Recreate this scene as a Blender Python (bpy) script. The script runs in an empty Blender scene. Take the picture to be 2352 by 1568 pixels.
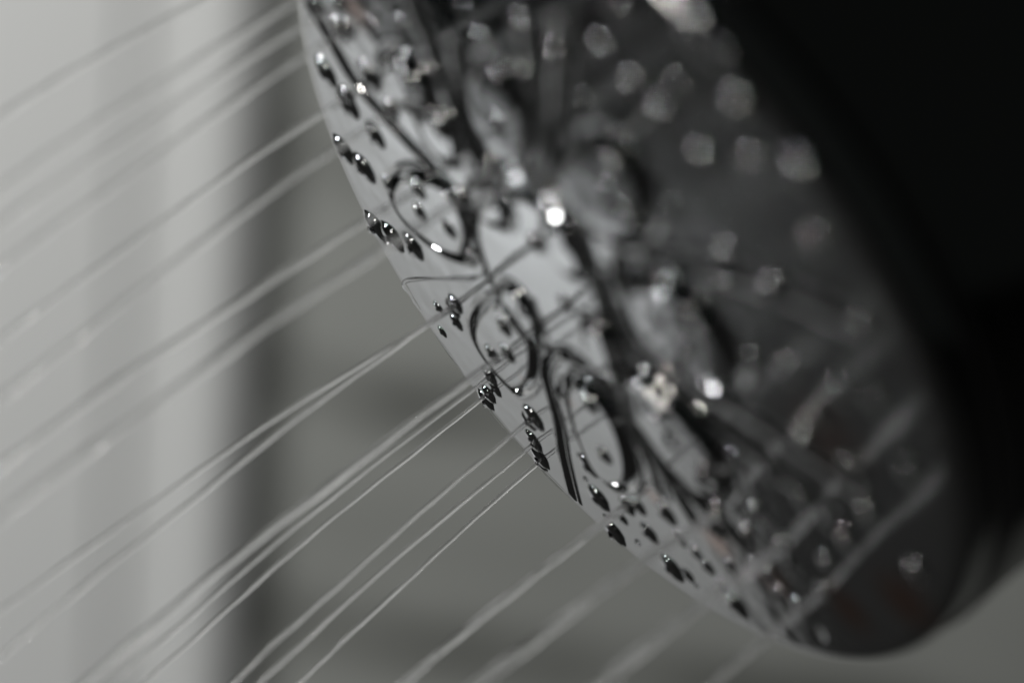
import bpy, bmesh, math, random
from mathutils import Vector, Matrix
import numpy as np
R = math.radians
scene = bpy.context.scene
COL = scene.collection

# ------------------------------------------------------------------ camera
CAM_H = 0.685
F = 100.0
ROLL = R(2.6)
XC = Vector((math.cos(ROLL), 0, math.sin(ROLL)))
YC = Vector((-math.sin(ROLL), 0, math.cos(ROLL)))
ZC = Vector((0, -1, 0))
CAMPOS = Vector((0, 0, CAM_H))
M3 = Matrix((XC, YC, ZC)).transposed()
cd = bpy.data.cameras.new('camera'); cam = bpy.data.objects.new('camera', cd); COL.objects.link(cam)
cam.matrix_world = Matrix.Translation(CAMPOS) @ M3.to_4x4()
cd.lens = F; cd.sensor_width = 36; cd.clip_start = 0.01; cd.clip_end = 50
cd.dof.use_dof = True; cd.dof.focus_distance = 0.339; cd.dof.aperture_fstop = 7.4
scene.camera = cam

# ------------------------------------------------------------------ world
w = bpy.data.worlds.new("World"); scene.world = w; w.use_nodes = True
bg = w.node_tree.nodes['Background']
bg.inputs[0].default_value = (0.9, 1.0, 0.95, 1); bg.inputs[1].default_value = 0.007

scene.view_settings.view_transform = 'Standard'
scene.view_settings.look = 'None'
scene.view_settings.exposure = 0.0
cy = scene.cycles
cy.max_bounces = 14; cy.transmission_bounces = 12; cy.glossy_bounces = 10; cy.transparent_max_bounces = 12
cy.caustics_reflective = True; cy.caustics_refractive = True
cy.sample_clamp_indirect = 40.0; cy.sample_clamp_direct = 0
cy.blur_glossy = 0.3
cy.use_denoising = True

# ------------------------------------------------------------------ lamps
def area(name, pos, target, size, power, color):
    l = bpy.data.lights.new(name, 'AREA'); l.shape = 'DISK'; l.size = size; l.energy = power; l.color = color
    o = bpy.data.objects.new(name, l); COL.objects.link(o)
    o.location = pos
    o.rotation_euler = (Vector(target) - Vector(pos)).to_track_quat('-Z', 'Y').to_euler()
    return o
area('ceiling_lamp', (-0.75, 0.30, CAM_H + 0.85), (-0.55, 1.2, CAM_H - 0.25), 0.34, 18.5, (1.0, 0.995, 0.975))
area('panel_fill', (-0.86, 0.98, CAM_H - 0.50), (-0.70, 1.2, CAM_H - 0.60), 0.06, 0.85, (0.93, 0.96, 1.0))  # added unseen fill, brightens the panel area mirrored in the hub

area('low_glint_light', (-0.30, 0.10, CAM_H - 0.04), (0.0, 0.29, CAM_H), 0.02, 0.10, (1.0, 0.97, 0.9))  # added unseen light, puts glints on the beads and rim
area('near_glint_light', (-0.46, 0.33, CAM_H + 0.03), (-0.1, 0.55, CAM_H - 0.05), 0.03, 0.48, (0.95, 0.97, 1.0))  # added unseen light close to the head, for glints on drops and relief
# ------------------------------------------------------------------ helpers
def to_world(c): return CAMPOS + M3 @ Vector(c)
K = F / 36 * 2352                      # pixels of the 2352 x 1568 view per unit tangent
TH, PH = 1.18013, 3.7868               # pose of the shower face (fitted to its outline)
NC = Vector((math.sin(TH) * math.cos(PH), math.sin(TH) * math.sin(PH), math.cos(TH)))
CC = Vector((0.00937, 0.0067, -0.29543))
RAD = 0.05
N = (M3 @ NC).normalized()
C = to_world(CC)
EY = (Vector((0, -1, 0)) - N * N.dot(Vector((0, -1, 0)))).normalized()     # in the face, towards the viewer's side
EX = EY.cross(N).normalized()
F3 = Matrix((EX, EY, N)).transposed()
FACE = Matrix.Translation(C) @ F3.to_4x4()
FINV = FACE.inverted()
def ray(px, py): return M3 @ Vector(((px - 1176) / K, -(py - 784) / K, -1.0))
RC = 1.0                               # the face bulges gently
def bulge(x, y): return (RAD * RAD - min(x * x + y * y, RAD * RAD)) / (2 * RC)
def on_face(px, py):
    """point of the shower face seen at px,py, in face coordinates (x, y)"""
    d = ray(px, py); t = (C - CAMPOS).dot(N) / d.dot(N)
    q = FINV @ (CAMPOS + d * t); dl = F3.transposed() @ d; b = 0
    for _ in range(4): b = bulge(q.x + dl.x * b / dl.z, q.y + dl.y * b / dl.z)
    return Vector((q.x + dl.x * b / dl.z, q.y + dl.y * b / dl.z))

def on_surf(px, py):
    """the same, on the embossed surface"""
    d = ray(px, py); t = (C - CAMPOS).dot(N) / d.dot(N)
    q = FINV @ (CAMPOS + d * t); dl = F3.transposed() @ d; b = 0
    for _ in range(12): b = 0.5 * b + 0.5 * surf(q.x + dl.x * b / dl.z, q.y + dl.y * b / dl.z)
    return Vector((q.x + dl.x * b / dl.z, q.y + dl.y * b / dl.z))

def tag(o, label=None, cat=None, group=None, kind=None):
    if label: o['label'] = label
    if cat: o['category'] = cat
    if group: o['group'] = group
    if kind: o['kind'] = kind
    return o
def mesh_obj(name, verts, faces, mat, parent=None, smooth=True, matrix=None):
    me = bpy.data.meshes.new(name); me.from_pydata([tuple(v) for v in verts], [], faces); me.update()
    if smooth: me.polygons.foreach_set('use_smooth', [True] * len(me.polygons))
    me.materials.append(mat)
    o = bpy.data.objects.new(name, me); COL.objects.link(o)
    if parent: o.parent = parent
    if matrix is not None: o.matrix_world = matrix
    return o
def bm_obj(name, bm, mat, parent=None, smooth=False):
    me = bpy.data.meshes.new(name); bmesh.ops.recalc_face_normals(bm, faces=bm.faces); bm.to_mesh(me); bm.free()
    if smooth: me.polygons.foreach_set('use_smooth', [True] * len(me.polygons))
    me.materials.append(mat)
    o = bpy.data.objects.new(name, me); COL.objects.link(o)
    if parent: o.parent = parent
    return o
def lathe(profile, n=128):
    """profile: (radius, z) list from axis outwards"""
    vs, fs = [], []
    for (r, z) in profile:
        for k in range(n):
            a = 2 * math.pi * k / n
            vs.append((r * math.cos(a), r * math.sin(a), z))
    for i in range(len(profile) - 1):
        for k in range(n):
            a, b = i * n + k, i * n + (k + 1) % n
            fs.append((a, a + n, b + n, b))
    return vs, fs

# ------------------------------------------------------------------ materials
def new_mat(name):
    m = bpy.data.materials.new(name); m.use_nodes = True
    nt = m.node_tree; p = nt.nodes['Principled BSDF']; return m, nt, p
def nd(nt, t, **kw):
    n = nt.nodes.new(t)
    for k, v in kw.items(): setattr(n, k, v)
    return n
def mat_chrome(name, rough=0.06, col=(0.65, 0.653, 0.655), reflection_tint=True):
    m = bpy.data.materials.new(name); m.use_nodes = True; nt = m.node_tree; nt.nodes.clear()
    g = nd(nt, 'ShaderNodeBsdfAnisotropic', distribution='BECKMANN')
    out = nd(nt, 'ShaderNodeOutputMaterial'); nt.links.new(g.outputs[0], out.inputs[0])
    tc = nd(nt, 'ShaderNodeTexCoord')
    n1 = nd(nt, 'ShaderNodeTexNoise'); n1.inputs['Scale'].default_value = 90; n1.inputs['Detail'].default_value = 5
    nt.links.new(tc.outputs['Object'], n1.inputs['Vector'])
    mr = nd(nt, 'ShaderNodeMapRange'); mr.inputs['To Min'].default_value = rough * 0.8; mr.inputs['To Max'].default_value = rough * 1.25
    nt.links.new(n1.outputs['Fac'], mr.inputs['Value'])
    # the plate is duller with dried film towards one side
    sx = nd(nt, 'ShaderNodeSeparateXYZ'); nt.links.new(tc.outputs['Object'], sx.inputs[0])
    dm = nd(nt, 'ShaderNodeMapRange', interpolation_type='SMOOTHSTEP'); dm.inputs['From Min'].default_value = 0.002; dm.inputs['From Max'].default_value = 0.034; dm.inputs['To Max'].default_value = 0.035
    nt.links.new(sx.outputs['Y'], dm.inputs['Value'])
    ra = nd(nt, 'ShaderNodeMath', operation='ADD'); nt.links.new(mr.outputs['Result'], ra.inputs[0]); nt.links.new(dm.outputs['Result'], ra.inputs[1])
    nt.links.new(ra.outputs[0], g.inputs['Roughness'])
    if reflection_tint:      # faint brown flecks, plus warm reflections painted into the metal's colour
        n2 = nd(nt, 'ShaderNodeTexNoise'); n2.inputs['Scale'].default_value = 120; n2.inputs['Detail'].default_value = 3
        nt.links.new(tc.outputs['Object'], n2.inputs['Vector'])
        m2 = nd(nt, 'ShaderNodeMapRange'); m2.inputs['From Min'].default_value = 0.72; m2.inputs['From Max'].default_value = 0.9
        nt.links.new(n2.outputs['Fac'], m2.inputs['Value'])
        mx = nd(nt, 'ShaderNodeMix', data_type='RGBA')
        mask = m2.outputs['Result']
        for (sx, sy), rad_, amt in WARM_REFLECTIONS:
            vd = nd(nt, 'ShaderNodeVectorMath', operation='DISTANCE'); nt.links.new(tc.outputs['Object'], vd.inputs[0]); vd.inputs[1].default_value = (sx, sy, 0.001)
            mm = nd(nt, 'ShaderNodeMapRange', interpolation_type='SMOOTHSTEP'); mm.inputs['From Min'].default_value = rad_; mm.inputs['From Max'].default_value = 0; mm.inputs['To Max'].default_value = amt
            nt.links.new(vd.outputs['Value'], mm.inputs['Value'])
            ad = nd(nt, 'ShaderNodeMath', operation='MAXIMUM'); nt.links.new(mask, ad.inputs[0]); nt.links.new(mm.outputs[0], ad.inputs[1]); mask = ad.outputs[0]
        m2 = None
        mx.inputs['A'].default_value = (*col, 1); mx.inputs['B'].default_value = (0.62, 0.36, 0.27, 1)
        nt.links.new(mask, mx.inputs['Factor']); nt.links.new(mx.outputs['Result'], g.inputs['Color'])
    else:
        g.inputs['Color'].default_value = (*col, 1)
    return m
def mat_plain(name, col, rough=0.6, vary=0.08, scale=6.0):
    m, nt, p = new_mat(name)
    tc = nd(nt, 'ShaderNodeTexCoord')
    n1 = nd(nt, 'ShaderNodeTexNoise'); n1.inputs['Scale'].default_value = scale; n1.inputs['Detail'].default_value = 4
    nt.links.new(tc.outputs['Object'], n1.inputs['Vector'])
    mr = nd(nt, 'ShaderNodeMapRange'); mr.inputs['To Min'].default_value = 1 - vary; mr.inputs['To Max'].default_value = 1 + vary
    nt.links.new(n1.outputs['Fac'], mr.inputs['Value'])
    vm = nd(nt, 'ShaderNodeVectorMath', operation='SCALE'); vm.inputs[0].default_value = col
    nt.links.new(mr.outputs['Result'], vm.inputs['Scale']); nt.links.new(vm.outputs['Vector'], p.inputs['Base Color'])
    p.inputs['Roughness'].default_value = rough
    return m
def mat_water(name='water'):
    m = bpy.data.materials.new(name); m.use_nodes = True; nt = m.node_tree; nt.nodes.clear()
    g = nd(nt, 'ShaderNodeBsdfGlass'); g.inputs['IOR'].default_value = 1.333; g.inputs['Roughness'].default_value = 0.0
    tc = nd(nt, 'ShaderNodeTexCoord'); n1 = nd(nt, 'ShaderNodeTexNoise'); n1.inputs['Scale'].default_value = 2.0
    nt.links.new(tc.outputs['Object'], n1.inputs['Vector'])
    cr = nd(nt, 'ShaderNodeMapRange'); cr.inputs['To Min'].default_value = 0.985; cr.inputs['To Max'].default_value = 1.0
    nt.links.new(n1.outputs['Fac'], cr.inputs['Value'])
    cb = nd(nt, 'ShaderNodeCombineColor')
    for k in ('Red', 'Green', 'Blue'): nt.links.new(cr.outputs['Result'], cb.inputs[k])
    nt.links.new(cb.outputs['Color'], g.inputs['Color'])
    o = nd(nt, 'ShaderNodeOutputMaterial'); nt.links.new(g.outputs[0], o.inputs[0])
    return m
WARM_REFLECTIONS = [(tuple(on_face(815, 15)), 0.004, 0.55), (tuple(on_face(1500, 1140)), 0.002, 0.4), (tuple(on_face(1650, 1245)), 0.004, 0.5), (tuple(on_face(1780, 1330)), 0.004, 0.7), (tuple(on_face(2080, 1380)), 0.006, 0.9), (tuple(on_face(1950, 1400)), 0.005, 0.8), (tuple(on_face(1900, 1000)), 0.007, 0.5)]  # peach and brown reflections, painted on as patches: centre, radius, strength
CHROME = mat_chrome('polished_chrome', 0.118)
CHROME_BODY = mat_chrome('housing_chrome', 0.12, (0.4, 0.4, 0.4), False)
RUBBER = mat_plain('grey_rubber', (0.014, 0.0145, 0.016), 0.25, 0.1, 800)
PALE = mat_plain('pale_paint', (0.555, 0.56, 0.552), 0.7, 0.03, 3)
DARKFLOOR = mat_plain('dark_slate_floor', (0.008, 0.008, 0.0075), 1.0, 0.3, 5)
WATER = mat_water()
def mat_jet(fac, milk=.15):
    m = mat_water('running_water'); nt = m.node_tree
    g = [n for n in nt.nodes if n.type == 'BSDF_GLASS'][0]; g.inputs['Roughness'].default_value = 0.12
    tr = nd(nt, 'ShaderNodeBsdfTranslucent'); tr.inputs[0].default_value = (.9, .9, .9, 1)
    df = nd(nt, 'ShaderNodeBsdfDiffuse'); df.inputs[0].default_value = (.9, .9, .9, 1)
    md = nd(nt, 'ShaderNodeMixShader'); nt.links.new(tr.outputs[0], md.inputs[1]); nt.links.new(df.outputs[0], md.inputs[2])
    tc = nd(nt, 'ShaderNodeTexCoord'); nz = nd(nt, 'ShaderNodeTexNoise'); nz.inputs['Scale'].default_value = 160; nz.inputs['Detail'].default_value = 2
    nt.links.new(tc.outputs['Object'], nz.inputs['Vector'])
    mrr = nd(nt, 'ShaderNodeMapRange'); mrr.inputs['From Min'].default_value = .35; mrr.inputs['From Max'].default_value = .7; mrr.inputs['To Min'].default_value = .01; mrr.inputs['To Max'].default_value = milk
    nt.links.new(nz.outputs['Fac'], mrr.inputs['Value'])
    mg = nd(nt, 'ShaderNodeMixShader'); nt.links.new(mrr.outputs[0], mg.inputs[0]); nt.links.new(g.outputs[0], mg.inputs[1]); nt.links.new(md.outputs[0], mg.inputs[2]); g = mg
    t = nd(nt, 'ShaderNodeBsdfTransparent'); mx = nd(nt, 'ShaderNodeMixShader'); mx.inputs[0].default_value = fac
    o = [n for n in nt.nodes if n.type == 'OUTPUT_MATERIAL'][0]
    nt.links.new(t.outputs[0], mx.inputs[1]); nt.links.new(g.outputs[0], mx.inputs[2]); nt.links.new(mx.outputs[0], o.inputs[0])
    return m
JETW = mat_jet(0.8); JETSOFT = mat_jet(0.38); JETBRIGHT = mat_jet(0.8, .45)

def mat_stone():
    m, nt, p = new_mat('grey_green_stone')
    tc = nd(nt, 'ShaderNodeTexCoord'); sp = nd(nt, 'ShaderNodeSeparateXYZ')
    nt.links.new(tc.outputs['Object'], sp.inputs[0])
    nz = nd(nt, 'ShaderNodeTexNoise'); nz.inputs['Scale'].default_value = 9; nz.inputs['Detail'].default_value = 3
    nt.links.new(tc.outputs['Object'], nz.inputs['Vector'])
    def math_(op, a, b=None, c=None):
        n = nd(nt, 'ShaderNodeMath', operation=op)
        for i, v in enumerate((a, b, c)):
            if v is None: continue
            if isinstance(v, (int, float)): n.inputs[i].default_value = v
            else: nt.links.new(v, n.inputs[i])
        return n.outputs[0]
    v = math_('ADD', sp.outputs['Z'], math_('MULTIPLY', sp.outputs['X'], 0.13))
    v = math_('ADD', v, math_('MULTIPLY', math_('SUBTRACT', nz.outputs['Fac'], 0.5), 0.035))
    fac = None
    for c0, wd, amp in BANDS:
        d = math_('DIVIDE', math_('SUBTRACT', v, c0), wd)
        g = math_('MULTIPLY', math_('EXPONENT', math_('MULTIPLY', math_('MULTIPLY', d, d), -1.0)), amp)
        fac = g if fac is None else math_('ADD', fac, g)
    nb = nd(nt, 'ShaderNodeTexNoise'); nb.inputs['Scale'].default_value = 14; nb.inputs['Detail'].default_value = 1
    nt.links.new(tc.outputs['Object'], nb.inputs['Vector'])
    mr = nd(nt, 'ShaderNodeMapRange'); mr.inputs['From Min'].default_value = 0.35; mr.inputs['From Max'].default_value = 0.62
    nt.links.new(nb.outputs['Fac'], mr.inputs['Value'])
    fac = math_('MINIMUM', math_('MULTIPLY', fac, math_('ADD', math_('MULTIPLY', mr.outputs['Result'], 0.8), 0.35)), 1.0)
    mx = nd(nt, 'ShaderNodeMix', data_type='RGBA')
    mx.inputs['A'].default_value = (0.278, 0.285, 0.268, 1); mx.inputs['B'].default_value = (0.05, 0.053, 0.045, 1)
    nt.links.new(fac, mx.inputs['Factor']); nt.links.new(mx.outputs['Result'], p.inputs['Base Color'])
    p.inputs['Roughness'].default_value = 0.6
    return m
# dark band heights on the wall, from where they stand in the view
DW = 1.2
def wall_v(px, py):
    d = ray(px, py); q = CAMPOS + d * (DW / d.y); return q.z + 0.13 * q.x
BANDS = [(wall_v(760, 880), 0.009, 1.2), (wall_v(900, 1460), 0.010, 1.5), (wall_v(640, 330), 0.018, 0.6), (wall_v(700, 1180), 0.02, 0.15)]
STONE = mat_stone()

# ------------------------------------------------------------------ setting
def box(bm, x0, x1, y0, y1, z0, z1):
    vs = [bm.verts.new(p) for p in ((x0,y0,z0),(x1,y0,z0),(x1,y1,z0),(x0,y1,z0),(x0,y0,z1),(x1,y0,z1),(x1,y1,z1),(x0,y1,z1))]
    for f in ((0,1,2,3),(4,5,6,7),(0,1,5,4),(1,2,6,5),(2,3,7,6),(3,0,4,7)): bm.faces.new([vs[i] for i in f])
bm = bmesh.new(); box(bm, -0.16, 2.2, DW, DW + 0.08, 0, 2.6)
o = bm_obj('stone_wall', bm, STONE); tag(o, 'grey green stone wall with soft dark slanting bands, right of the pale panel', 'wall')
# pale panel with a recessed band and a rounded edge
XE = -0.112
root = bpy.data.objects.new('door_frame', None); COL.objects.link(root); root.location = (XE, DW, 0)
tag(root, 'pale grey upright frame with a rounded edge, out of focus at the left', 'frame')
bm = bmesh.new(); box(bm, -0.69, -0.052, -0.018, 0.0, 0, 2.6); bm_obj('panel', bm, PALE, root)
bm = bmesh.new(); box(bm, -0.052, -0.026, -0.013, 0.0, 0, 2.6); bm_obj('recessed_band', bm, PALE, root)
# rounded moulding
prof = [(-0.026, 0.0)] + [(-0.012 - 0.014 * math.cos(a), -0.016 - 0.009 * math.sin(a)) for a in [math.pi * k / 16 for k in range(17)]] + [(0.002, 0.0)]
vs = [(x, y, 0) for x, y in prof] + [(x, y, 2.6) for x, y in prof]; n_ = len(prof)
fs = [(i, i + 1, i + 1 + n_, i + n_) for i in range(n_ - 1)]
mesh_obj('edge_moulding', vs, fs, PALE, root)
bm = bmesh.new(); box(bm, -3, 3, -1.5, 1.4, -0.05, 0)
o = bm_obj('floor', bm, DARKFLOOR); tag(o, kind='structure')

# ------------------------------------------------------------------ shower head
head = bpy.data.objects.new('shower_head', None); COL.objects.link(head); head.matrix_world = FACE
tag(head, 'round polished chrome shower head seen from the side, its wet face running with water', 'shower head')
def smooth_closed(P, per=8):
    P = [Vector(p) for p in P]; n = len(P); out = []
    for i in range(n):
        p0, p1, p2, p3 = P[i - 1], P[i], P[(i + 1) % n], P[(i + 2) % n]
        for k in range(per):
            t = k / per
            out.append(0.5 * ((2 * p1) + (p2 - p0) * t + (2 * p0 - 5 * p1 + 4 * p2 - p3) * t * t + (3 * p1 - p0 - 3 * p2 + p3) * t ** 3))
    return out
def smooth_path(P, per=8):
    P = [Vector(p) for p in P]; out = []
    for i in range(len(P) - 1):
        p0 = P[i - 1] if i else P[0] * 2 - P[1]; p1, p2 = P[i], P[i + 1]
        p3 = P[i + 2] if i + 2 < len(P) else P[-1] * 2 - P[-2]
        for k in range(per):
            t = k / per
            out.append(0.5 * ((2 * p1) + (p2 - p0) * t + (2 * p0 - 5 * p1 + 4 * p2 - p3) * t * t + (3 * p1 - p0 - 3 * p2 + p3) * t ** 3))
    out.append(P[-1]); return out
# embossed pattern, traced on the face: (outline, height mm, wall width mm, groove depth mm)
BOSS = [
 ([(1100,520),(1122,470),(1165,448),(1222,452),(1285,490),(1330,555),(1362,630),(1388,710),(1412,780),(1425,835),(1380,845),(1310,812),(1240,775),(1180,715),(1130,630)], 0.45, 0.9, 0.35),
 ([(908,440),(925,408),(970,402),(1030,432),(1070,488),(1085,540),(1070,582),(1020,570),(965,530),(922,485)], 0.60, 0.9, 0.48),
 ([(1098,740),(1125,702),(1165,700),(1203,740),(1226,800),(1222,865),(1190,890),(1160,868),(1120,820),(1099,780)], 0.55, 0.9, 0.45),
 ([(1165,660),(1190,656),(1230,705),(1248,762),(1214,762),(1178,718)], 0.7, 0.7, 0.22),
 ([(1314,892),(1336,876),(1382,908),(1424,970),(1450,1050),(1448,1100),(1410,1106),(1368,1064),(1330,975)], 0.9, 0.95, 0.48),
 ([(1450,870),(1475,855),(1530,900),(1604,972),(1662,1052),(1670,1120),(1620,1126),(1558,1064),(1498,988),(1458,925)], 1.2, 1.3, 0.40),
 ([(1440,650),(1515,640),(1604,690),(1668,770),(1690,850),(1610,866),(1530,816),(1466,748),(1436,695)], 1.3, 1.4, 0.45),
 ([(1312,355),(1375,315),(1445,355),(1492,440),(1478,520),(1410,530),(1345,480),(1300,415)], 1.3, 1.4, 0.45),
 ([(885,135),(915,120),(960,155),(993,205),(985,245),(925,228),(893,182)], 1.0, 1.1, 0.25),
 ([(1092,165),(1135,140),(1182,190),(1217,275),(1220,350),(1170,360),(1112,292),(1088,225)], 0.9, 1.1, 0.35),
 ([(962,240),(1000,246),(1038,288),(1056,355),(1020,358),(976,305)], 0.6, 0.9, 0.25),
 ([(1268,500),(1292,494),(1335,540),(1354,606),(1322,618),(1280,578)], 0.8, 0.8, 0.25),
 ([(1088,425),(1120,412),(1164,452),(1173,500),(1130,496),(1096,462)], 0.8, 0.8, 0.25),
 ([(1360,740),(1388,740),(1428,796),(1438,858),(1400,856),(1366,800)], 1.0, 0.8, 0.3),
]
GROOVE = [ # traced engraved lines: (path, depth mm, half width mm)
 ([(700,-40),(706,0),(740,60),(775,120),(810,180),(850,230),(890,275),(935,325),(985,375),(1030,425),(1062,468),(1080,510),(1086,545),(1075,590)], 0.40, 0.42),
 ([(1322,1152),(1306,1090),(1294,1035),(1284,970),(1272,925),(1262,890),(1256,850),(1272,815),(1312,806),(1352,834),(1402,886),(1442,946),(1492,1028),(1542,1108),(1596,1196)], 0.38, 0.42),
 ([(1290,905),(1300,868),(1330,850),(1372,868),(1420,930),(1462,1000),(1500,1075),(1520,1130)], 0.18, 0.5),
 ([(1425,600),(1445,700),(1500,790),(1610,875),(1720,945),(1850,1030),(1960,1110)], 0.40, 0.65),
 ([(1400,640),(1420,720),(1470,810),(1580,915),(1690,1000),(1800,1085),(1900,1160)], 0.38, 0.60),
 ([(1440,870),(1470,980),(1560,1100),(1660,1200),(1720,1260)], 0.50, 0.60),
 ([(945,-40),(955,20),(985,90),(1018,170),(1052,260),(1085,340),(1110,385)], 0.55, 0.60),
 ([(1055,110),(1065,200),(1080,270),(1115,350),(1165,392),(1212,412),(1246,385),(1246,290),(1232,180),(1215,90)], 0.50, 0.55),
 ([(1300,60),(1296,180),(1290,300),(1278,380),(1268,440)], 0.55, 0.65),
 ([(1500,600),(1640,610),(1800,660),(1960,730)], 0.35, 0.7),
 ([(1420,320),(1500,230),(1600,170),(1700,130)], 0.35, 0.7),
]
_B = [(np.array([tuple(v) for v in smooth_closed([on_face(*p) for p in o], 6)]), h / 1000, w / 1000, g / 1000) for o, h, w, g in BOSS]
_G = [(np.array([tuple(v) for v in smooth_path([on_face(*p) for p in o], 6)]), d / 1000, w / 1000) for o, d, w in GROOVE]
def seg_dist(px, py, A, closed):
    n = len(A); best = np.full(px.shape, 1e9); inside = np.zeros(px.shape, bool)
    for i in range(n if closed else n - 1):
        x1, y1 = A[i]; x2, y2 = A[(i + 1) % n]
        dx, dy = x2 - x1, y2 - y1; L = dx * dx + dy * dy + 1e-18
        t = np.clip(((px - x1) * dx + (py - y1) * dy) / L, 0, 1)
        best = np.minimum(best, (px - x1 - t * dx) ** 2 + (py - y1 - t * dy) ** 2)
        if closed and y1 != y2:
            c = ((y1 > py) != (y2 > py)) & (px < dx * (py - y1) / dy + x1); inside ^= c
    d = np.sqrt(best)
    return np.where(inside, d, -d) if closed else d
def relief(X, Y):
    Z = (RAD * RAD - np.minimum(X * X + Y * Y, RAD * RAD)) / (2 * RC)
    for A, h, w, g in _B:
        m = 4 * w
        k = (X > A[:, 0].min() - m) & (X < A[:, 0].max() + m) & (Y > A[:, 1].min() - m) & (Y < A[:, 1].max() + m)
        if not k.any(): continue
        d = seg_dist(X[k], Y[k], A, True)
        u = np.clip(d / w + 0.35, 0, 1); S = u * u * (3 - 2 * u)
        Z[k] = Z[k] + h * S - g * np.exp(-((d + 0.45 * w) / (0.4 * w)) ** 2) + 0.35 * g * np.exp(-((d + 1.4 * w) / (0.35 * w)) ** 2)
    for fx, fy, ph, am in RIPPLE: Z = Z + am * np.sin(X * fx + Y * fy + ph)
    for A, dp, w in _G:
        m = 4 * w
        k = (X > A[:, 0].min() - m) & (X < A[:, 0].max() + m) & (Y > A[:, 1].min() - m) & (Y < A[:, 1].max() + m)
        if not k.any(): continue
        d = seg_dist(X[k], Y[k], A, False)
        Z[k] = Z[k] - dp * np.exp(-(d / w) ** 2) + 0.45 * dp * np.exp(-((d - 1.9 * w) / (0.75 * w)) ** 2)
    return Z
_rr = random.Random(11)
RIPPLE = []
for _ in range(26):
    wl = _rr.uniform(0.0016, 0.008); an = _rr.uniform(0, math.pi); kk = 2 * math.pi / wl
    RIPPLE.append((kk * math.cos(an), kk * math.sin(an), _rr.uniform(0, 6.28), 0.00055 * wl * _rr.uniform(0.4, 1.0)))
def surf(x, y): return float(relief(np.array([x]), np.array([y]))[0])

fr = 0.0016
NS, NR = 1400, 300; RI = RAD - fr - 0.0004
rr = np.concatenate([[0.00002], np.linspace(0.0002, RI, NR)])
aa = np.arange(NS) * 2 * math.pi / NS
RR, AA = np.meshgrid(rr, aa, indexing='ij'); XX = RR * np.cos(AA); YY = RR * np.sin(AA)
ZZ = relief(XX.ravel(), YY.ravel()).reshape(XX.shape)
fade = np.clip((RI - RR) / 0.0006, 0, 1); base = (RAD * RAD - RR * RR) / (2 * RC)
ZZ = base + (ZZ - base) * fade
V = [np.stack([XX, YY, ZZ], -1).reshape(-1, 3)]
for k in range(10):
    a = R(10 * k); r_ = RAD - fr + fr * math.sin(a); z_ = -fr + fr * math.cos(a)
    V.append(np.stack([r_ * np.cos(aa), r_ * np.sin(aa), np.full(NS, z_)], -1))
V.append(np.stack([RAD * np.cos(aa), RAD * np.sin(aa), np.full(NS, -0.0042)], -1))
V = np.concatenate(V); nr = len(V) // NS
I = np.arange(nr - 1)[:, None] * NS + np.arange(NS)[None, :]; J = np.arange(nr - 1)[:, None] * NS + ((np.arange(NS) + 1) % NS)[None, :]
Q = np.stack([I, I + NS, J + NS, J], -1).reshape(-1, 4)
me = bpy.data.meshes.new('faceplate'); me.vertices.add(len(V)); me.vertices.foreach_set('co', V.astype(np.float32).ravel())
me.loops.add(Q.size); me.loops.foreach_set('vertex_index', Q.astype(np.int32).ravel())
me.polygons.add(len(Q)); me.polygons.foreach_set('loop_start', (np.arange(len(Q)) * 4).astype(np.int32))
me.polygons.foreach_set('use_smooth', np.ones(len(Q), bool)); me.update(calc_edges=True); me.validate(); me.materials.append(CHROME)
o = bpy.data.objects.new('faceplate', me); COL.objects.link(o); o.parent = head
o['label'] = 'chrome faceplate embossed with ovals, a raised hub and engraved looping lines'
vs, fs = lathe([(RAD - 0.0008, -0.0040), (RAD - 0.0008, -0.0052)], 256); mesh_obj('rim_gap', vs, fs, RUBBER, head)
rb = RAD + 0.0006
prof = [(RAD - 0.002, -0.0050), (rb - 0.0006, -0.0050), (rb - 0.0001, -0.0054), (rb, -0.006), (rb, -0.03), (rb - 0.001, -0.045), (rb - 0.004, -0.06), (rb - 0.012, -0.075), (rb - 0.030, -0.086), (0.012, -0.09), (0.012, -0.16)]
vs, fs = lathe(prof, 192); mesh_obj('housing', vs, fs, CHROME_BODY, head)

# nozzle: a dark rubber nub standing through the face, with a raised lip round its hole
NOZ = None
def nozzle(px, py, s=1.0, el=1.0):
    """radius 1 mm * s; parts of the shower head that share one mesh"""
    global NOZ
    q = on_surf(px, py)
    if NOZ is None:
        r = 0.001
        pr = [(r * 1.30, -0.00012), (r * 1.20, 0.00001), (r * 1.10, 0.00006)] + [(r * 1.04 * math.cos(R(a)), 0.00004 + 0.00046 * math.sin(R(a))) for a in range(10, 82, 6)]
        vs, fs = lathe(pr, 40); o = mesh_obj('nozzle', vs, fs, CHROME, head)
        pr = [(r * 0.27, 0.00044), (r * 0.27, 0.00053), (r * 0.24, 0.00056), (r * 0.19, 0.00053), (r * 0.17, 0.0004), (0.00001, 0.0004)]
        vs, fs = lathe(pr, 20); tip = mesh_obj('rubber_tip', vs, fs, RUBBER, o); NOZ = (o, tip)
    else:
        o = NOZ[0].copy(); COL.objects.link(o); o.parent = head
        t = NOZ[1].copy(); COL.objects.link(t); t.parent = o
    o.location = (q.x, q.y, surf(q.x, q.y)); o.scale = (s * el * 1.22, s * 1.05, s * 0.9); return o

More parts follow.
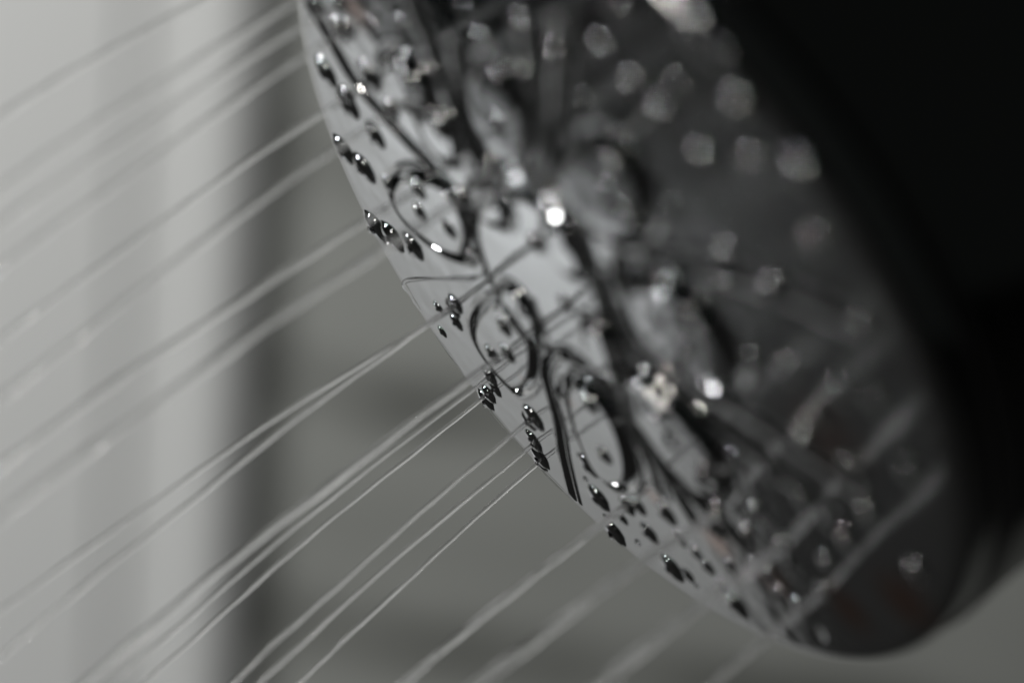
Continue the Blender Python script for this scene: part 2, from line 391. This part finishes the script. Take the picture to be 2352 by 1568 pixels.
# ------------------------------------------------------------------ water lying on the face
def drop_mesh(name, outline, h, power=0.75, rings=14, seg=72, skew=(0, 0), dimple=None):
    """outline: points in face coordinates; a dome of height h with a finite contact angle"""
    P = [Vector(p) for p in outline]
    c = sum(P, Vector((0, 0))) / len(P)
    # closed Catmull-Rom resample in polar order
    n = len(P); pts = []
    per = max(3, seg // n)
    for i in range(n):
        p0, p1, p2, p3 = P[i - 1], P[i], P[(i + 1) % n], P[(i + 2) % n]
        for k in range(per):
            t = k / per
            pts.append(0.5 * ((2 * p1) + (p2 - p0) * t + (2 * p0 - 5 * p1 + 4 * p2 - p3) * t * t + (3 * p1 - p0 - 3 * p2 + p3) * t ** 3))
    m = len(pts); vs, fs = [], []
    for j in range(rings):
        rho = math.cos(0.5 * math.pi * j / rings) if j else 1.0
        z = h * (1 - rho * rho) ** power - 0.00004
        cc = Vector((skew[0], skew[1])) * (1 - rho) + c
        for p in pts:
            q = cc + (p - c) * rho; vs.append((q.x, q.y, z))
    vs.append((c.x + skew[0], c.y + skew[1], h - 0.00004)); top = len(vs) - 1
    for j in range(rings - 1):
        for k in range(m):
            a, b = j * m + k, j * m + (k + 1) % m
            fs.append((a, b, b + m, a + m))
    for k in range(m): fs.append(((rings - 1) * m + k, (rings - 1) * m + (k + 1) % m, top))
    # orientation outwards
    A = sum((pts[k].x * pts[(k + 1) % m].y - pts[(k + 1) % m].x * pts[k].y) for k in range(m))
    if A < 0: fs = [tuple(reversed(f)) for f in fs]
    c3 = Vector((c.x, c.y, bulge(c.x, c.y))); vs = [Vector((v[0], v[1], v[2] + bulge(v[0], v[1]))) - c3 for v in vs]
    return vs, fs, c
def put_drop(name, outline, h, label, cat='water drop', group=None, **kw):
    vs, fs, c = drop_mesh(name, outline, h, **kw)
    M = FACE @ Matrix.Translation((c.x, c.y, surf(c.x, c.y) - 0.00006))
    o = mesh_obj(name, vs, fs, WATER, None, True, M); tag(o, label, cat, group); return o
def px_drop(name, pix, h, label, **kw):
    return put_drop(name, [on_face(*p) for p in pix], h, label, **kw)

rng = random.Random(4)
def bead_outline(c, a, el=1.0, ang=0.0, rough=0.08, n=16):
    ph = [rng.uniform(0, 6.28) for _ in range(4)]
    out = []
    for k in range(n):
        t = 2 * math.pi * k / n
        r = a * (1 + rough * (math.cos(2 * t + ph[0]) * 0.6 + math.cos(3 * t + ph[1]) * 0.5 + math.cos(5 * t + ph[2]) * 0.2))
        x, y = r * el * math.cos(t), r * math.sin(t)
        out.append(Vector((c.x + x * math.cos(ang) - y * math.sin(ang), c.y + x * math.sin(ang) + y * math.cos(ang))))
    return out
def bead(px, py, a_mm, label, hr=0.5, el=1.0, ang=0.0, rough=0.08, group=None, cat='water drop', name='water_drop', seg=48, rings=9):
    c = on_surf(px, py); a = a_mm / 1000
    return put_drop(name, bead_outline(c, a, el, ang, rough), a * hr, label, cat, group, seg=seg, rings=rings, power=0.55)

# ridge of water along a traced line
def ridge(pix, w_mm, h_mm, label):
    P = smooth_path([on_surf(*p) for p in pix], 8)
    ns = 11; vs, fs = [], []; m = len(P); c = P[m // 2]
    for i, p in enumerate(P):
        t = (P[min(i + 1, m - 1)] - P[max(i - 1, 0)]).normalized(); sd = Vector((-t.y, t.x))
        e = min(1.0, (i + 0.15) / 5.0, (m - 1 - i + 0.15) / 5.0) ** 0.5
        wv = (1 + 0.25 * math.sin(i * 0.37 + pix[0][0]) + 0.12 * math.sin(i * 0.9)) * e
        for k in range(ns):
            a = math.pi * k / (ns - 1)
            q = p + sd * (-math.cos(a)) * w_mm / 2000 * wv
            vs.append((q.x - c.x, q.y - c.y, math.sin(a) ** 0.9 * h_mm / 1000 * wv - 0.00003 + bulge(q.x, q.y)))
    for i in range(m - 1):
        for k in range(ns - 1):
            a = i * ns + k; fs.append((a, a + ns, a + ns + 1, a + 1))
    o = mesh_obj('water_rivulet', vs, fs, WATER, None, True, FACE @ Matrix.Translation((c.x, c.y, 0)))
    me = o.data
    if sum(f.normal.z for f in me.polygons) < 0: me.flip_normals()
    tag(o, label, 'rivulet'); return o
ridge([(1120,612),(1108,632),(1080,640),(1030,640),(932,645),(945,680),(970,720)], 0.55, 0.26, 'hooked thin line of water beside the left edge, above the first jets')
ridge([(998,766),(1030,810),(1064,856)], 0.22, 0.12, 'thin straight line of water along the left edge between the two pairs of jets')
ridge([(1112,930),(1160,985),(1205,1035)], 0.22, 0.12, 'thin straight line of water along the left edge between the third and lowest jets')
ridge([(1238,1070),(1275,1110),(1320,1150)], 0.3, 0.16, 'thin line of water at the left edge under the lowest sharp jet')
# nozzles inside the embossed ovals
for (x, y) in ((965,488),(1032,528),(1158,752),(1130,812),(1355,930),(1388,1045),(1505,735),(1590,800),(1520,955),(1620,1085),(1400,440),(1440,490),(1150,285),(935,185),(1010,300),(1230,560),(1300,700)):
    nozzle(x, y, 0.95)

# ---- a few larger drops of clear water hanging on the relief, each catching the light
hang = [
 (1128,392,1.5,1.9,'long bright drop on the upper left rim of the central hub'),
 (1150,425,1.0,1.4,'white drop just under the long bright one on the hub rim'),
 (1195,392,.8,1.1,'small pale drop right of the long bright one above the hub'),
 (1232,438,1.1,1.2,'pale double drop above the top of the central hub'),
 (1342,728,1.2,1.1,'round pale drop at the right side of the central hub'),
 (1450,855,1.3,1.0,'brightest round drop at the lower right corner of the hub'),
 (1430,882,1.1,1.0,'bluish drop beside the brightest round one under the hub'),
 (1272,906,.8,1.2,'small white drop on the looping line left of the long oval'),
 (1588,748,1.4,1.3,'pale drop inside the black-edged oval right of the hub'),
 (1600,795,1.2,1.1,'second pale drop inside the black-edged oval right of the hub'),
 (1575,835,1.2,1.3,'drop at the lower end of the black-edged oval right of the hub'),
 (1410,470,1.4,1.2,'drop on the black-edged oval above and right of the hub'),
 (1390,530,1.3,1.3,'drop at the lower end of the oval above and right of the hub'),
 (1305,560,1.1,1.3,'oval drop on the upper right rim of the hub'),
 (1200,712,.9,1.3,'pale drop on the small oval at the lower left of the hub'),
 (1484,935,1.2,1.4,'double drop at the upper end of the long bright and dark oval'),
 (1440,622,1.1,1.1,'drop between the hub and the black-edged oval on its right'),
 (1548,1010,1.5,1.3,'large pale drop in the middle of the long bright and dark oval'),
 (1620,1105,1.4,1.2,'pale drop at the lower end of the long bright and dark oval'),
 (1352,240,1.1,1.0,'round blurred drop high above the hub'),
 (1180,335,.9,1.1,'blurred drop at the lower end of the tall oval above the hub'),
 (1882,1450,.8,2.2,'glinting stretched drop near the lower rim at the right'),
]
for (x, y, a, el, lb) in hang:
    bead(x, y, a * 0.78, lb, 0.85, el, rng.uniform(-0.2, 0.2), 0.14, seg=56, rings=12)

# wet nozzles that stand dark against the pale side of the face: px, py, size, label of the bead of water on each
wet = [
 (750,168,1.35,'small bead on the topmost dark nozzle close to the left edge of the face'),
 (800,240,1.40,'small bead on the black nozzle left of the long ridge, second from the top'),
 (790,345,1.35,'tiny white-glinting bead on the grey nozzle right at the left edge'),
 (838,388,1.35,'small bead on the blacker nozzle right of the one with the white glint'),
 (863,312,1.2,'small bead on the soft nozzle between the long ridge and the left edge'),
 (864,522,1.45,'bead on the first nozzle of the slanting row of three, nearest the left edge'),
 (902,545,1.40,'bead on the middle nozzle of the slanting row of three at the left edge'),
 (949,566,1.30,'bead on the last nozzle of the slanting row of three, farthest from the edge'),
 (780,70,1.1,'small bead on the soft nozzle right of the long ridge near the top'),
 (850,178,1.35,'bead on the soft nozzle right of the long ridge, beside the black-edged drop'),
 (893,425,.8,'bead on the small nozzle touching the upper left of the dark-ringed drop'),
 (1225,958,1.25,'bead on the dark nozzle above the lowest sharp jets'),
 (1352,1068,1.1,'bead on the dark nozzle left of the lower end of the long slanting drop'),
 (1374,1142,1.25,'bright bead on the dark nozzle below the long slanting drop'),
 (1410,1220,1.3,'bead on the black nozzle at the lower left edge above the first blurred jet'),
 (1490,1222,1.0,'bead on the small nozzle right of the black one at the lower edge'),
 (1542,1302,1.3,'bead on the nozzle at the lower edge between the first blurred jets'),
 (1530,1178,1.1,'bead on the dark nozzle below the looped ridge'),
 (1692,1388,1.2,'bead on the nozzle at the lower edge between the two widest jets'),
 (1008,708,.65,'tiny bead on the narrow nozzle above the mouth of the first jets'),
 (1016,762,.55,'tiny bead on the nozzle under the mouth of the first jets'),
 (1048,740,.8,'tiny bead on the pointed nozzle right of the mouth of the first jets'),
 (1116,918,1.0,'bead on the flat nozzle at the mouth of the second pair of jets'),
 (1136,892,.8,'bead on the upper nozzle at the mouth of the second pair of jets'),
 (1222,1005,.85,'glittering bead at the mouth of the lowest sharp jets'),
 (1240,1050,1.1,'glittering bead at the left edge beside the lowest sharp jet'),
 (1605,75,1.5,'brightest blurred bead high on the dark right half of the face'),
 (1590,165,1.2,'blurred bead under the brightest one, high on the dark right half'),
]
def wet_nozzle(x, y, a, label, group=None):
    nozzle(x, y, a, 1.15)
    # the bead hangs on the outer, lower side of the lip
    q = on_surf(x, y); ox, oy = rng.uniform(-0.45, 0.45) * a, rng.uniform(0.15, 0.6) * a
    c = Vector((q.x + ox / 1000, q.y - oy / 1000)); r = a * rng.uniform(0.26, 0.42) / 1000
    vs, fs, cc = drop_mesh('water_bead', bead_outline(c, r, 1.1, rng.uniform(0, 3), 0.12), r * 1.15, power=0.5, rings=10, seg=40)
    vs = [Vector(v) + Vector((0, 0, 0.00022 * a)) for v in vs]
    o = mesh_obj('water_bead', vs, fs, WATER, None, True, FACE @ Matrix.Translation((cc.x, cc.y, surf(cc.x, cc.y))))
    tag(o, label, 'water bead', group)
for (x, y, a, lb) in wet: wet_nozzle(x, y, a, lb)
# nozzles and beads over the rest of the face, all out of focus
blur = [(1350,240,.8),(1385,115,1.0),(1425,20,1.1),(1520,270,1.2),(1545,480,1.1),(1545,600,1.0),(1490,625,.9),(1670,670,1.1),(1775,670,1.2),(1862,680,1.2),
 (1730,830,1.1),(1815,850,1.3),(1935,900,1.3),(2012,920,1.1),(1735,950,1.3),(1852,1015,1.2),(1960,1075,1.4),(1670,1130,1.0),(1740,1175,1.0),(1845,1150,1.1),(1905,1195,1.2),
 (1950,1240,1.3),(1820,1290,1.0),(1770,1320,.8),(1795,1365,.8),(1625,1300,.8),(1600,1270,.7),(1640,1210,1.1),(1465,1160,.9),(1430,1190,.6),(1670,590,1.1),
 (1730,380,1.3),(1850,400,1.4),(1620,370,1.3),(1700,250,1.3),(1560,200,1.1),(1450,200,1.1),(2110,1310,1.2),(1200,60,1.0),(1110,95,1.0),(1070,20,.9),(930,60,.9),(860,60,.9),(830,0,.9),
 (735,15,.9),(1290,60,1.0),(1275,130,.9),(1880,560,1.3),(1985,760,1.2),(2090,1080,1.2),(1540,1060,.8),(1690,1050,.9),(1200,180,.8),(1560,1235,.8),(1680,1300,.9),(1720,1225,1.0),(1740,1290,.8),(1580,1320,.7),(1660,1350,.8),(1840,1390,.9),(1900,1290,1.0),(2000,1180,1.2),(1770,1090,1.1),(1880,960,1.2)]
def zone(x, y):
    if x < 1000: return 'at the very top left of the face'
    if y < 310: return 'along the top of the face'
    if y < 625 or x + y < 2100: return 'in the dark upper right'
    if x > 1650 and y < 1100 and x - y > 700: return 'in the dark field right of the hub'
    if y < 1100: return 'in the dark field below the hub'
    if x < 1700: return 'just right of the looping line, low down'
    return 'among the blurred jets, lower right'
ORD = ['first', 'second', 'third', 'fourth', 'fifth', 'sixth', 'seventh', 'eighth', 'ninth', 'tenth', 'eleventh', 'twelfth', 'thirteenth', 'fourteenth', 'fifteenth', 'sixteenth', 'seventeenth', 'eighteenth']
cnt = {}
for (x, y, a) in sorted(blur):
    if x - y > 600: a *= 0.82
    z = zone(x, y); k = cnt.get(z, 0); cnt[z] = k + 1
    wet_nozzle(x, y, a, '%s small blurred bead from the left %s' % (ORD[min(k, 17)], z), 'small blurred beads on the face')
PIN = [(1430,1130,.5),(1290,950,.35),(1312,990,.3),(1180,900,.4),(1330,1045,.4),(1345,1100,.45),(1390,1185,.45),(1300,905,.35),(1465,1245,.5),(1560,1330,.4),(1600,1345,.4)]
for k, (x, y, a) in enumerate(sorted(PIN)):
    bead(x, y, a, 'pin-sized bead on bare chrome by the lower left edge, %s from the left' % ORD[k], 0.7, 1.1, rng.uniform(0, 3), 0.1, group='pin-sized beads on bare chrome', seg=32, rings=8)

# ------------------------------------------------------------------ jets
def jet(pix, r_mm, label, group=None, seed=0, noz=True, mat=None):
    rg = random.Random(seed)
    q = on_face(*pix[0]); P0 = FACE @ Vector((q.x, q.y, bulge(q.x, q.y))); z0 = (P0 - CAMPOS).dot(-ZC)
    s = 0.0; pts = [P0]; zz = z0
    # a jet falls in a smooth shallow arc: fit one through the traced points and run on past the frame
    A = np.array(pix, float); x0 = A[0, 0]; u = x0 - A[1:, 0]; v = A[1:, 1]; L = u[-1]
    c2 = 0.07 / L                      # gentle fall
    c1, c0 = np.polyfit(u, v - c2 * u * u, 1)
    px = [(x0 - U, c0 + c1 * U + c2 * U * U) for U in np.linspace(0, L + 380, 9)]
    q = on_face(*px[0]); P0 = FACE @ Vector((q.x, q.y, bulge(q.x, q.y))); z0 = (P0 - CAMPOS).dot(-ZC); pts = [P0]; zz = z0
    for a, b in zip(px[:-1], px[1:]):
        s += math.hypot(b[0] - a[0], b[1] - a[1]) / K * zz
        zz = z0 - s * NC.z / math.hypot(NC.x, NC.y) * 0.9
        pts.append(CAMPOS + ray(*b) * zz)
    P = smooth_path(pts, 16)
    ns = 14; vs, fs = [], []; m = len(P); O = P[0]
    f1, f2, p1, p2 = rg.uniform(.12, .2), rg.uniform(.31, .5), rg.uniform(0, 6), rg.uniform(0, 6)
    for i, p in enumerate(P):
        t = (P[min(i + 1, m - 1)] - P[max(i - 1, 0)]).normalized()
        s1 = t.cross(Vector((0, 1, 0))).normalized(); s2 = t.cross(s1)
        g = 0.5 + 0.5 * i / m
        r = r_mm / 1000 * (1 + g * (0.15 * math.sin(i * f1 + p1) + 0.10 * math.sin(i * f2 + p2) + 0.06 * math.sin(i * 1.13 + p1)))
        if i < 3: r *= 1.25 - 0.08 * i
        wob = s1 * (0.00010 * g * math.sin(i * f1 * 0.7 + p2) + 0.00004 * g * math.sin(i * f2 + p1))
        for k in range(ns):
            a = 2 * math.pi * k / ns
            v = p + wob + (s1 * math.cos(a) + s2 * math.sin(a) * (1 + 0.15 * math.sin(i * 0.11 + p1))) * r - O
            vs.append(v)
    for i in range(m - 1):
        for k in range(ns):
            a, b = i * ns + k, i * ns + (k + 1) % ns
            fs.append((a, b, b + ns, a + ns))
    me = mesh_obj('water_jet', vs, fs, mat or JETW, None, True, Matrix.Translation(O))
    bmx = bmesh.new(); bmx.from_mesh(me.data); bmesh.ops.recalc_face_normals(bmx, faces=bmx.faces); bmx.to_mesh(me.data); bmx.free()
    # make sure normals point outwards
    f = me.data.polygons[ns * 10]; ctr = P[10] - O
    if (f.center - ctr).dot(f.normal) < 0: me.data.flip_normals()
    tag(me, label, 'water jet', group)
    if noz: nozzle(*px[0])
    return me
JETS = [
 ([(1040,722),(936,773),(816,845),(576,994),(302,1195),(0,1400)], .26, 'upper jet of the pair leaving the left edge halfway down'),
 ([(1046,735),(974,758),(749,912),(528,1070),(384,1190),(252,1292),(18,1504)], .30, 'lower jet of the pair leaving the left edge halfway down'),
 ([(1165,815),(1128,845),(768,1094),(624,1200),(540,1292),(234,1537)], .46, 'wide soft jet just above the two thin ones of the second cluster'),
 ([(1125,880),(1070,912),(864,1061),(696,1181),(591,1292),(288,1544)], .24, 'thin middle jet of the second cluster on the left edge'),
 ([(1122,910),(1099,926),(912,1070),(720,1219),(641,1292),(447,1465),(360,1544)], .24, 'thin bright lowest jet of the second cluster on the left edge'),
 ([(1214,959),(1170,1004),(1020,1130),(875,1256),(749,1357),(659,1454),(540,1568)], .26, 'upper jet of the three lowest sharp jets'),
 ([(1228,1015),(1199,1043),(983,1220),(803,1367),(659,1508),(600,1568)], .26, 'middle jet of the three lowest sharp jets'),
 ([(1240,1060),(1224,1076),(1019,1252),(921,1342),(777,1483),(691,1568)], .26, 'lowest of the sharp jets, ending thin and bright at the bottom'),
 ([(1440,1155),(1364,1220),(1199,1339),(1019,1490),(930,1568)], .48, 'first blurred jet right of the sharp ones'),
 ([(1650,1150),(1560,1243),(1415,1321),(1250,1450),(1110,1568)], .56, 'second blurred jet, wide and faint across the lower edge'),
 ([(1800,1240),(1656,1355),(1540,1440),(1447,1516),(1380,1568)], .60, 'widest bright jet near the lower right of the face'),
 ([(1893,1345),(1736,1484),(1680,1532),(1640,1568)], .42, 'last jet on the right, leaving below the glinting rim'),
 ([(640,-90),(497,0),(216,100),(0,290)], .36, 'topmost faint jet crossing the upper left corner'),
 ([(760,-30),(666,20),(540,79),(414,158),(216,281),(0,440)], .34, 'second jet from the top, a dark line over the pale panel'),
 ([(780,30),(680,70),(560,140),(420,230),(216,360),(0,520)], .30, 'soft jet under the second one from the top'),
 ([(800,75),(691,133),(468,284),(274,421),(108,540),(0,615)], .32, 'third line of jets from the top, bright beside the face'),
 ([(800,222),(731,263),(558,382),(360,518),(170,650),(0,785)], .30, 'jet leaving from the black bead left of the long ridge'),
 ([(900,262),(846,288),(760,349),(576,475),(468,564),(250,720),(0,915)], .34, 'jet crossing the grey bead at the left edge'),
 ([(960,430),(816,533),(576,662),(300,850),(0,1075)], .40, 'faint jet leaving above the row of three beads'),
 ([(1060,450),(900,560),(624,739),(350,930),(0,1190)], .44, 'faintest jet, leaving below the row of three beads'),
]
for i, (p, r, lb) in enumerate(JETS): jet(p, r * (1.35 if i >= 12 else 1.0), lb, seed=i + 1, mat=JETSOFT if i >= 12 else JETBRIGHT if i >= 8 else JETW)
